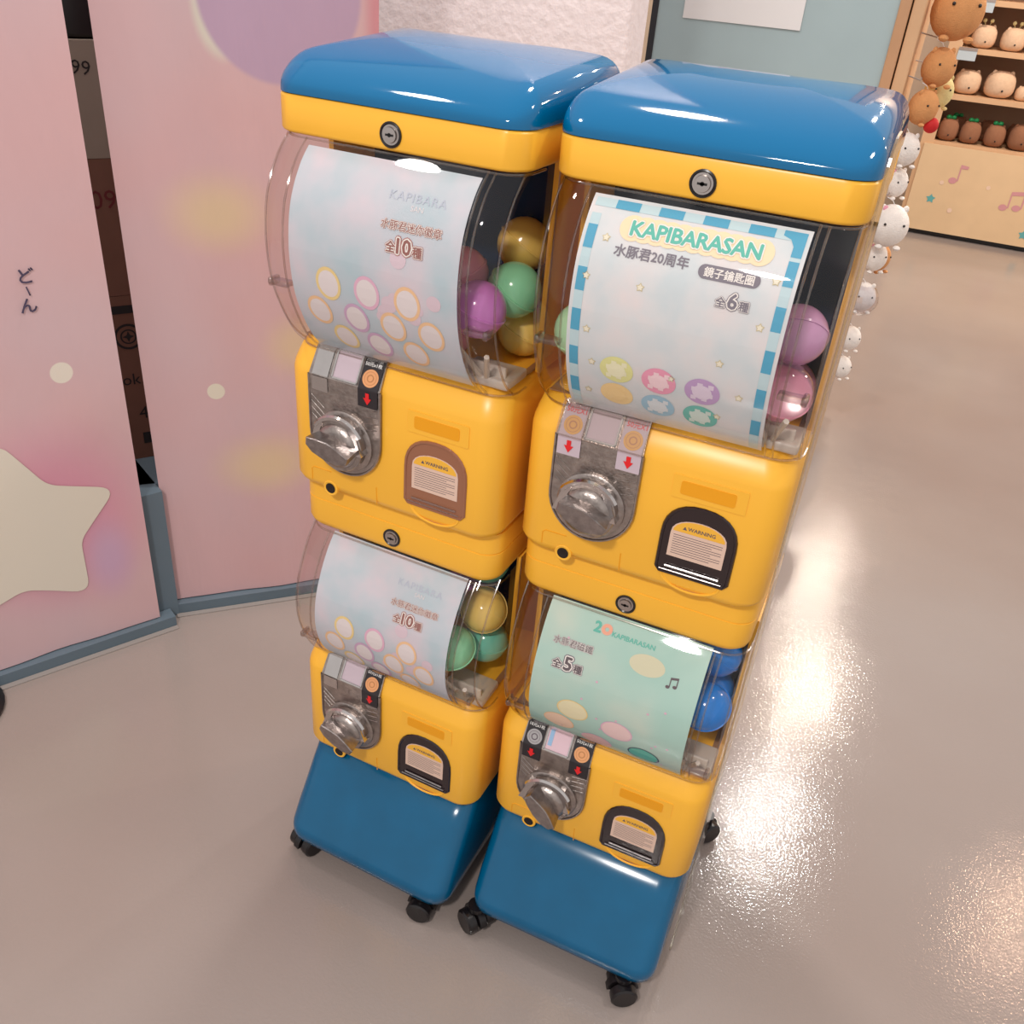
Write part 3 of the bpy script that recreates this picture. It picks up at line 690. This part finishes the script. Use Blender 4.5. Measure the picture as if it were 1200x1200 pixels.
def poster_left(mloc, prof, zt, zb, label, k=1.0):
    o, f, Wd, H = make_poster((XL, YL_, 0), AL, prof, zt, zb, poster_mat('pastel_cloud_print', (178, 202, 214), (198, 206, 218), (216, 206, 218)), label)
    pr = lambda nm, vf, m, lay: obj(nm, xf(dens(vf), f(lay)), m, o, False)
    # pale bubbles
    random.seed(3)
    pr('pale_bubbles', join(*[xf(disc2(random.uniform(.12, .205), -random.uniform(.10, .19), random.uniform(.006, .011), n=16), lambda a, b, c, k_=k_: (a, b, k_ * 6e-6)) for k_ in range(9)]), DOTW, 0)
    T = text2('KAPIBARA', .0138, .158, -.037 * k, spacing=1.15); pr('faint_title', T, FAINT, 1)
    pr('faint_title', text2('SAN', .0085, .160, -.048 * k), PALE, 1)
    t2 = ('水豚君迷你徽章', .0108, .158, -.068 * k)
    pr('title_outline', text2(*t2, off=.085), OUTL, 1); pr('title_outline', text2(*t2, off=.06), PRINTW, 2); pr('lettering', text2(*t2, off=.008), BROWN, 3)
    a = lambda off: join(text2('全', .0125, .1355, -.0905 * k, off=off), text2('10', .0225, .152, -.0885 * k, off=off), text2('種', .0125, .169, -.0915 * k, off=off))
    pr('title_outline', a(.14), OUTL, 1); pr('title_outline', a(.09), PRINTW, 2); pr('lettering', a(.03), BROWN, 3)
    # small arcs beside the empty middle
    cols = [RY, RP, RO, RO, RV, RO, RO]
    pos = [(.052, .150), (.104, .150), (.157, .151), (.032, .190), (.084, .188), (.134, .187), (.184, .187), (.058, .226), (.106, .224), (.156, .223)]; cols += [RY, RV, RO]
    pos = [(x, y * (1 if k == 1 else .90)) for x, y in pos]
    for i, (x, y) in enumerate(pos):
        if y > H - .022: continue
        bd = obj('badge_ring', xf(ring2(x, -y, .0135, .0170, 32, 1.2), f(1)), cols[i], o, False)
        obj('badge_face', xf(dens(disc2(x, -y, .0135, .0162)), f(1)), PALE, bd, False)
    return o
poster_left(None, PU, 1.170, .932, 'pastel blue poster in the left machine, top window, reading 全10種')
poster_left(None, PL, .636, .425, 'pastel blue poster in the left machine, lower window, reading 全10種', .95)
# right upper poster
o, f, Wd, H = make_poster((0, 0, 0), 0, PU, 1.170, .932, poster_mat('pale_check_print', (204, 218, 226), (216, 222, 228), (226, 222, 226), 5), 'blue dashed border poster in the right machine, top window, with teal title')
pr = lambda nm, vf, m, lay: obj(nm, xf(dens(vf), f(lay)), m, o, False)
DB = pm('blue_dash_print', (76, 166, 204)); TEAL = pm('teal_print', (92, 190, 176)); GLOW = pm('cream_glow_print', (246, 226, 190)); GREYP = pm('grey_print', (122, 118, 132))
GOLDY = pm('gold_outline_print', (228, 200, 150)); SKY = pm('pale_blue_border_print', (190, 218, 228))
bw_ = .010; e_ = .004
pr('border_band', join(*[rect2(e_, Wd - e_, -e_ - bw_, -e_)] + [rect2(x0, x1, -H + e_ + .03 * j, -H + e_ + .03 * (j + 1)) for x0, x1 in ((e_, e_ + bw_), (Wd - e_ - bw_, Wd - e_)) for j in range(int((H - .02) / .03))]), SKY, 0)
ds = []
for k in range(4): x = .026 + k * .045; ds.append(rect2(x, x + .025, -e_ - bw_, -e_))
for k in range(6):
    y = .034 + k * .043
    if y + .024 < H:
        for x0, x1 in ((e_, e_ + bw_), (Wd - e_ - bw_, Wd - e_)): ds.append(rect2(x0, x1, -y - .024, -y))
ds.append(poly2([(Wd - e_ - .022, -e_), (Wd - e_ - .022, -e_ - .006), (Wd - e_ - bw_ - .004, -e_ - .009), (Wd - e_ - bw_, -e_ - .016), (Wd - e_ - bw_, -e_ - .026), (Wd - e_, -e_ - .026), (Wd - e_, -e_)]))
pr('blue_dashes', join(*ds), DB, 1)
ty = -.031
T = ('KAPIBARASAN', .0212, .114, ty)
pr('title_glow', join(*[xf(disc2(.050 + k * .0128, ty, .0135, n=20), lambda a, b, c, k=k: (a, b, k * 6e-6)) for k in range(11)]), GLOW, 1)
pr('title_outline', text2(*T, off=.115, spacing=.96), GOLDY, 2); pr('title_outline', text2(*T, off=.10, spacing=.96), PRINTW, 3); pr('lettering', text2(*T, off=.035, spacing=.96), TEAL, 4)
pr('lettering', text2('水豚君20周年', .0130, .076, -.0545, off=.022), GREYP, 2)
pill = rr(.125, .186, -.0655, -.0515, .0068, 6)
pr('pill_shape', poly2(pill), GREYP, 2); pr('lettering', text2('鏡子鑰匙圈', .0100, .1555, -.0585, off=.02), PRINTW, 3)
a = lambda off: join(text2('全', .0102, .1535, -.0835, off=off), text2('6', .0205, .165, -.081, off=off), text2('種', .0102, .1765, -.084, off=off))
pr('title_outline', a(.12), GREYP, 2); pr('title_outline', a(.085), PRINTW, 3); pr('lettering', a(.028), GREYP, 4)
SP = pm('pale_star_print', (236, 232, 214)); SPO = pm('star_outline_print', (206, 196, 160))
stp = [(.026, .045), (.014, .085), (.072, .086), (.022, .140), (.200, .055), (.196, .100), (.165, .145), (.030, .178), (.118, .176), (.19, .18), (.025, .222), (.17, .215)]
pr('star_outlines', join(*[star2(x, -y, .0048, .6) for x, y in stp]), SPO, 1); pr('small_stars', join(*[star2(x, -y, .0034, .6) for x, y in stp]), SP, 2)
for (x, y), (c0, c1) in zip([(.058, .182), (.105, .184), (.152, .184), (.058, .219), (.105, .222), (.152, .222)], [((226, 228, 160), (238, 238, 206)), ((236, 160, 190), (244, 216, 226)), ((190, 160, 208), (222, 210, 232)), ((244, 216, 158), (244, 216, 158)), ((160, 200, 224), (220, 230, 238)), ((110, 192, 184), (210, 230, 226))]):
    rd = .0175
    if y + rd * .9 > H: rd = H - y - .001
    bd = obj('round_badge', xf(dens(disc2(x, -y, .0188, .0172)), f(1)), pm('badge_tone', c0), o, False)
    ck = []
    q = .0058
    for i in range(-3, 3):
        for j in range(-3, 3):
            if (i + j) % 2 == 0 and math.hypot((i + .5) * q, (j + .5) * q) < .0125: ck.append(rect2(x + i * q, x + (i + 1) * q, -y + j * q, -y + (j + 1) * q))
    obj('badge_checks', xf(dens(join(*ck)), f(2)), pm('badge_check_tone', c1), bd, False)
    obj('badge_face', xf(dens(disc2(x, -y, .0105, .0095)), f(3)), pm('badge_face_tone', c1), bd, False)
# right lower poster
o, f, Wd, H = make_poster((0, 0, 0), 0, PL, .636, .425, poster_mat('mint_print', (164, 208, 200), (176, 212, 204), (200, 216, 206), 1.6), 'mint green poster in the right machine, lower window, reading 全5種')
ORG = pm('orange_pink_print', (240, 172, 148))
pr('lettering', text2('2', .020, .071, -.021, off=.04), TEAL, 2); pr('orange_ring', ring2(.0835, -.0212, .0028, .0075), ORG, 2)
pr('lettering', text2('KAPIBARASAN', .0092, .121, -.0245, off=.02), TEAL, 2)
t2 = ('水豚君磁鐵', .0112, .046, -.054)
pr('title_outline', text2(*t2, off=.09), GREYP, 1); pr('title_outline', text2(*t2, off=.065), PRINTW, 2); pr('lettering', text2(*t2, off=.01), PRINTD, 3)
a = lambda off: join(text2('全', .0135, .031, -.085, off=off), text2('5', .026, .046, -.082, off=off), text2('種', .0125, .0605, -.085, off=off))
pr('title_outline', a(.14), GREYP, 1); pr('title_outline', a(.09), PRINTW, 2); pr('lettering', a(.03), PRINTD, 3)
pr('glow_spot', disc2(.147, -.049, .024, .014), pm('glow_spot_print', (214, 214, 186)), 0)
nx_, ny_ = .183, -.060
pr('music_note', join(disc2(nx_ - .004, ny_ - .006, .0028, .0022, 12), disc2(nx_ + .005, ny_ - .004, .0028, .0022, 12), rect2(nx_ - .0025, nx_ - .0012, ny_ - .006, ny_ + .006), rect2(nx_ + .0065, nx_ + .0078, ny_ - .004, ny_ + .008), poly2([(nx_ - .0025, ny_ + .004), (nx_ + .0078, ny_ + .006), (nx_ + .0078, ny_ + .009), (nx_ - .0025, ny_ + .007)])), PRINTD, 2)
pr('pink_specks', join(*[star2(random.uniform(.02, .2), -random.uniform(.02, H - .015), .0022, .6) for _ in range(16)]), RP, 1)
for x, y, rm, fm in ((.064, .150, RY, pm('pale_cream_print', (232, 226, 190))), (.128, .160, RP, pm('pale_pink_print', (236, 208, 210))), (.168, .195, pm('dark_teal_print', (60, 82, 104)), TEAL), (.045, .185, RO, pm('peach_print', (238, 208, 186))), (.1, .205, RP, pm('rose_print', (226, 190, 190)))):
    if y + .018 > H: y = H - .018
    bd = obj('badge_ring', xf(ring2(x, -y, .0205, .0225, 32, .78), f(1)), rm, o, False); obj('badge_face', xf(dens(disc2(x, -y, .0205, .016)), f(1)), fm, bd, False)
# ------------------------------------------------------------------ capsules
def cap_mat(c, tr=0): return mat('capsule_plastic', s(*c), .16, coat=.3, trans=tr)
CM = dict(purple=cap_mat((196, 122, 198)), pink=cap_mat((226, 150, 178)), yellow=cap_mat((236, 204, 110)), green=cap_mat((140, 214, 170)), blue=cap_mat((130, 180, 214)), lav=cap_mat((204, 156, 200)), deep=cap_mat((0, 122, 216)), mint=cap_mat((176, 222, 178)), teal=cap_mat((110, 196, 176)))
CLCAP = clear('clear_capsule', (.9, .88, .9), 1.6)
RC = .0335
topv = sphere((0, 0, 0), RC, v0=.5, v1=1, nv=8, nu=28); botv = sphere((0, 0, 0), RC, v0=0, v1=.5, nv=8, nu=28)
seamv = lathe([(RC - .001, -.0016), (RC + .0012, -.0012), (RC + .0012, .0012), (RC - .001, .0016)], 28)
proto = {}
def capsule(col, machine, loc, rot, label, group, clear_top=False):
    if 'p' not in proto:
        r = empty('capsule'); a = obj('capsule_half', topv, CM[col], r); b = obj('capsule_half', botv, CM[col], r); c = obj('seam_ring', seamv, CM[col], r)
        proto['p'] = r; proto['k'] = (a, b, c)
    else:
        r = proto['p'].copy(); C.objects.link(r)
    if r is not proto['p']:
        for i, q in enumerate(proto['k']):
            c = q.copy(); c.data = q.data if (col, i, clear_top) not in proto and False else proto.setdefault((col, i, clear_top), None) or q.data.copy()
            if proto[(col, i, clear_top)] is None:
                proto[(col, i, clear_top)] = c.data; c.data.materials.clear(); c.data.materials.append(CLCAP if (clear_top and i == 0) else CM[col])
            c.parent = r; C.objects.link(c)
    x, y, z = loc
    if machine == 'L': ca, sa = math.cos(AL), math.sin(AL); r.location = (XL + ca * x - sa * y, YL_ + sa * x + ca * y, z)
    else: r.location = loc
    r.rotation_euler = rot; tagp(r, label, 'capsule', group)
    return r
CAPS = []   # filled below
GA, GB, GC_, GD = 'capsules in the top window of the left machine', 'capsules in the lower window of the left machine', 'capsules in the top window of the right machine', 'capsules in the lower window of the right machine'
CAPS = [
 ('purple', 'L', (0.0920, 0.030, 1.012), 'purple capsule in front in the left machine top window', GA),
 ('green', 'L', (0.1050, 0.097, 1.020), 'green capsule right of the purple one, left machine top window', GA),
 ('yellow', 'L', (.086, .156, 1.058), 'yellow capsule behind the green one, left machine top window', GA),
 ('pink', 'L', (.036, .090, 1.027), 'pink capsule left of the purple one, left machine top window', GA),
 ('yellow', 'L', (.106, .132, .9595), 'yellow capsule lowest at the right, left machine top window', GA),
 ('pink', 'L', (0.0350, 0.050, .9595), 'pink capsule at the bottom behind the poster, left machine top window', GA),
 ('blue', 'L', (-0.1210, 0.035, 1.000), 'light blue capsule at the left side, left machine top window', GA),
 ('yellow', 'L', (-0.1120, 0.090, .9595), 'yellow capsule lowest at the left side, left machine top window', GA),
 ('yellow', 'L', (0.1050, 0.080, .545), 'olive yellow capsule at the upper right, left machine lower window', GB),
 ('green', 'L', (.085, .025, .504), 'light green capsule in front, left machine lower window', GB),
 ('teal', 'L', (0.1050, 0.095, .4775), 'teal green capsule at the right behind the front one, left machine lower window', GB),
 ('blue', 'L', (.053, .043, .574), 'light blue capsule beside the poster edge, left machine lower window', GB),
 ('purple', 'L', (.045, .130, .53), 'purple capsule deep between the others, left machine lower window', GB),
 ('teal', 'L', (.085, .122, .600), 'teal capsule topmost, left machine lower window', GB),
 ('yellow', 'L', (0.0450, 0.060, .4515), 'yellow capsule low beside the poster edge, left machine lower window', GB),
 ('pink', 'L', (-0.1210, 0.045, .515), 'pink capsule at the left side, left machine lower window', GB),
 ('mint', 'L', (-0.1140, 0.100, .4515), 'mint capsule lowest at the left side, left machine lower window', GB),
 ('lav', 'R', (0.1050, 0.085, 1.035), 'lavender capsule topmost in the right machine top window', GC_),
 ('pink', 'R', (0.1080, 0.040, .985), 'pink capsule under the lavender one, right machine top window', GC_),
 ('lav', 'R', (0.1050, 0.120, .9595), 'lavender capsule at the bottom rear, right machine top window', GC_),
 ('mint', 'R', (-0.1210, 0.030, 1.005), 'mint capsule at the left side, right machine top window', GC_),
 ('green', 'R', (-0.1140, 0.080, .9595), 'green capsule lowest at the left side, right machine top window', GC_),
 ('deep', 'R', (0.1120, 0.045, .520), 'deep blue capsule in front, right machine lower window', GD),
 ('deep', 'R', (0.1050, 0.100, .571), 'deep blue capsule behind and above the front one, right machine lower window', GD),
 ('deep', 'R', (0.1050, 0.115, .498), 'deep blue capsule lowest at the rear, right machine lower window', GD),
]
for i, (c, mch, loc, lab, grp) in enumerate(CAPS):
    capsule(c, mch, loc, (random.uniform(-.6, .9), random.uniform(-.5, .5), random.uniform(0, 6)), lab, grp, clear_top=(lab.startswith('pink capsule under')))
# ------------------------------------------------------------------ plush shelf far right
sh = empty('toy_shelf', (0, 5.47, 0)); tagp(sh, 'pale wooden toy shelf with a printed cream skirt, far behind at right', 'shelf')
obj('side_board', box(.045, .118, -.0, .42, 0, 2.0), WOODP, sh, False); obj('side_board', box(1.9, 1.97, 0, .42, 0, 2.0), WOODP, sh, False)
obj('back_board', box(.118, 1.9, .40, .42, 0, 2.0), mat('shelf_back', s(176, 140, 112), .7), sh, False)
for z in (.541, .800, 1.043, 1.285, 1.6, 1.98): obj('shelf_board', box(.118, 1.9, .005, .40, z - .028, z), WOODP, sh, False)
sk = obj('skirt', box(.07, 1.9, -.012, -.002, .03, .525), mat('cream_skirt', s(222, 190, 150), .8, noise=.03), sh, False); tagp(sk, 'cream skirt panel with notes and stars')
obj('kick_board', box(.12, 1.9, .02, .04, 0, .03), BLACK, sh, False)
NP = mat('pink_note_print', s(206, 146, 150), .7); ST_ = mat('teal_star_print', s(96, 168, 168), .7); DP = mat('pale_dot_print', s(232, 200, 176), .7)
def note(x, z, k, two):
    p = [disc2(x, z, .018 * k, .014 * k, 14), rect2(x + .0175 * k, x + .0235 * k, z, z + .055 * k)]
    if two: p += [disc2(x + .055 * k, z + .006, .018 * k, .014 * k, 14), rect2(x + .0725 * k, x + .0785 * k, z + .006, z + .063 * k), poly2([(x + .0175 * k, z + .055 * k), (x + .0785 * k, z + .063 * k), (x + .0785 * k, z + .080 * k), (x + .0175 * k, z + .072 * k)])]
    else: p += [poly2([(x + .0175 * k, z + .055 * k), (x + .050 * k, z + .055 * k), (x + .053 * k, z + .068 * k), (x + .0175 * k, z + .072 * k)])]
    return join(*p)
fr = lambda x, y, z: (x, -.0135, y)
for nt in (note(.285, .340, 1.3, False), note(.60, .235, 1.3, True), note(1.05, .34, 1.3, False)): obj('printed_note', xf(nt, fr), NP, sk, False)
for nt in (star2(.195, .22, .028, .55), star2(.76, .10, .03, .55), star2(1.2, .2, .03, .55)): obj('printed_star', xf(nt, fr), ST_, sk, False)
obj('printed_dots', xf(join(disc2(.23, .32, .012), disc2(.49, .33, .012), disc2(.32, .17, .014)), fr), DP, sk, False)
for x, z in ((.155, 1.285), (.14, 1.04)):
    r = empty('price_tag', (x, 5.464, z - .03)); tagp(r, 'grey price tag clipped on the %s shelf edge at far right' % ('upper' if z > 1.1 else 'second'), 'tag')
    obj('card', box(-.035, .065, -.002, .0, -.03, .035), mat('tag_grey', s(186, 196, 202), .4), r, False); obj('clip', box(-.035, .065, -.004, -.002, .02, .035), LOCKM, r, False)
PB = lambda n, c: mat(n, s(*c), .95, noise=.05, nscale=50, bump=.4, bscale=300)
FB, FC, FW, FYl, FT = PB('brown_plush', (150, 102, 74)), PB('cream_plush', (226, 190, 158)), PB('white_plush', (240, 232, 226)), PB('yellow_plush', (232, 212, 150)), PB('tan_plush', (214, 152, 98))
FG = mat('green_satin', s(24, 150, 84), .3); FR = mat('red_felt', s(196, 24, 28), .7)
def plush(loc, R, body, label, group, acc=None, rz=0, sc_=(1, 1, 1), face=True, loaf=False):
    r = empty('plush_toy', loc, rz); tagp(r, label, 'plush toy', group)
    a, b, c = R * sc_[0], R * sc_[1], R * sc_[2]
    P = []
    V, F = sphere((0, 0, c), a, b, c, 20, 12)
    if loaf:      # blunt barrel-shaped body
        V = [(a * math.copysign(abs(x / a) ** .72, x), b * math.copysign(abs(y / b) ** .8, y), c + c * math.copysign(abs((z - c) / c) ** .72, z - c)) for x, y, z in V]
    V = [(x * (1 + .10 * (1 - z / (2 * c))), y, z) for x, y, z in V]
    bo = obj('body', (V, F), body, r)
    for sx in (-1, 1):
        obj('ear', sphere((sx * a * .62, -b * .1, c * 1.82), R * .17, R * .1, R * .2, 10, 6), body, r)
        if not loaf: obj('foot', sphere((sx * a * .5, -b * .72, R * .12), R * .2, R * .22, R * .13, 10, 6), body, r)
    if loaf: obj('nose', sphere((0, -b * 1.0, c * .62), R * .075, nu=8, nv=6), BLACK, r)
    elif face:
        for sx in (-1, 1): obj('eye', sphere((sx * a * .52, -b * .86, c * 1.2), R * .07, nu=8, nv=6), BLACK, r)
    if acc == 'bow':
        obj('bow', join(sphere((-R * .22, 0, 2 * c + R * .12), R * .24, R * .16, R * .2, 12, 8), sphere((R * .22, 0, 2 * c + R * .12), R * .24, R * .16, R * .2, 12, 8), sphere((0, 0, 2 * c + R * .1), R * .1, nu=8, nv=6)), FG, r)
    if acc == 'balls':
        for sx in (-1, 1): obj('pompom', join(sphere((sx * R * .28, 0, 2 * c + R * .3), R * .16, nu=10, nv=8), tube([(sx * R * .15, 0, 2 * c - R * .05), (sx * R * .28, 0, 2 * c + R * .2)], R * .03, 5)), FYl, r)
    if acc == 'cherry':
        obj('cherry', sphere((R * .55, -b * .6, R * .1), R * .5, nu=12, nv=8), FR, r)
    return r
for i, x in enumerate((.175, .30, .435, .575, .72, .86, 1.0)):
    plush((x, 5.56, .541), .062 if i != 3 else .072, FB, '%s brown plush with green bow in the front row, bottom shelf far right' % ('leftmost', 'second', 'third', 'broad fourth', 'fifth', 'sixth', 'seventh')[i], 'brown plushes with green bows', 'bow' if i != 3 else None, sc_=(.88, 1, .98), loaf=True, rz=.15)
for i, x in enumerate((.21, .40, .56)):
    plush((x, 5.74, .541), .060, FB, '%s brown plush with green bow in the back row of the bottom shelf' % ('left', 'middle', 'right')[i], 'brown plushes in back row', 'bow' if i < 1 else None, loaf=True)
for i, (x, m, k) in enumerate(((.20, FC, .075), (.375, FC, .083), (.51, FC, .045), (.66, FYl, .085), (.86, FC, .075))):
    plush((x, 5.57, .80), k, m, '%s round plush on the middle shelf far right' % ('leftmost pale', 'second broad pale', 'small cream', 'yellow', 'last pale')[i], 'pale plushes on the middle shelf', rz=.25, sc_=(.92, 1, .86), loaf=True)
for i, x in enumerate((.215, .37, .52, .68)):
    plush((x, 5.56, 1.043), .068, FC, '%s cream plush with two yellow pompoms on the upper shelf far right' % ('leftmost', 'second', 'third', 'fourth')[i], 'cream plushes with pompoms', 'balls', rz=.2, sc_=(.9, 1, .88), loaf=True)
# ------------------------------------------------------------------ plushes hanging on the rack side
HG = 'plushes hanging on the rack side'
BAGM = clear('clear_bag', (.93, .92, .95), 3.0, .12)
hang = [ # x, y, z(base), R, mat, label, acc, bag
 (.115, 2.42, 1.215, .075, FT, 'large round tan plush topmost on the rack side', None, False),
 (.108, 2.40, 1.09, .05, FT, 'tan plush under the large round one, on the rack side', None, False),
 (.098, 2.36, .985, .046, FT, 'tan plush with a red cherry, upper part of the rack side', 'cherry', False),
 (.125, 2.52, 1.02, .045, FYl, 'yellowish plush tucked behind the tan ones on the rack side', None, False),
 (.081, 2.34, .865, .045, FW, 'white plush just above the level of the lid, on the rack side', None, False),
 (.078, 2.36, .765, .042, FW, 'white plush squeezed above the pink eared one, on the rack side', None, False),
 (.100, 2.31, .625, .060, FW, 'white plush with a dark eye and pink ear, beside the right lid edge', None, False),
 (.080, 2.35, .530, .043, FW, 'white plush under the pink eared one, on the rack side', None, False),
 (.090, 2.44, .51, .042, FT, 'small tan plush behind a white one, middle of the rack side', None, False),
 (.080, 2.31, .405, .044, FW, 'white plush in a clear bag, middle of the rack side', None, True),
 (.077, 2.34, .255, .038, FW, 'white plush second from the floor on the rack side', None, False),
 (.075, 2.34, .150, .036, FW, 'white plush lowest on the rack side', None, False)]
hang = [h for h in hang]
for i, (x, y, z, Rr, m, lab, acc, bag) in enumerate(hang):
    r = plush((x, y, z), Rr, m, lab, HG, acc, rz=.35 + .25 * (i % 3), sc_=(.95, .95, 1.1))
    obj('loop', tube([(0, 0, Rr * 2.15), (-.01, 0, Rr * 2.3 + .005), (-.03, .0, Rr * 2.4 + .008)], .0012, 5), PAPER, r)
    if 'pink ear' in lab: obj('ear_patch', sphere((-Rr * .5, -Rr * .22, Rr * 2.0), Rr * .13, Rr * .05, Rr * .16, 8, 6), mat('pink_felt', s(232, 160, 180), .8), r)
    if bag: obj('bag', sphere((0, 0, Rr * .9), Rr * 1.25, Rr * 1.2, Rr * 1.25, 14, 8), BAGM, r, ang=10)
    hk = obj('wall_hook', tube([(.033, y, z + Rr * 2.4 + .02), (x - .028, y, z + Rr * 2.4 + .012), (x - .026, y, z + Rr * 2.4 + .02)], .002, 6), LOCKM); tagp(hk, 'metal peg holding the ' + lab.replace('upper part of the rack side', 'rack side').split(',')[0].replace(' on the rack side', ''), 'peg', 'pegs on the rack side')
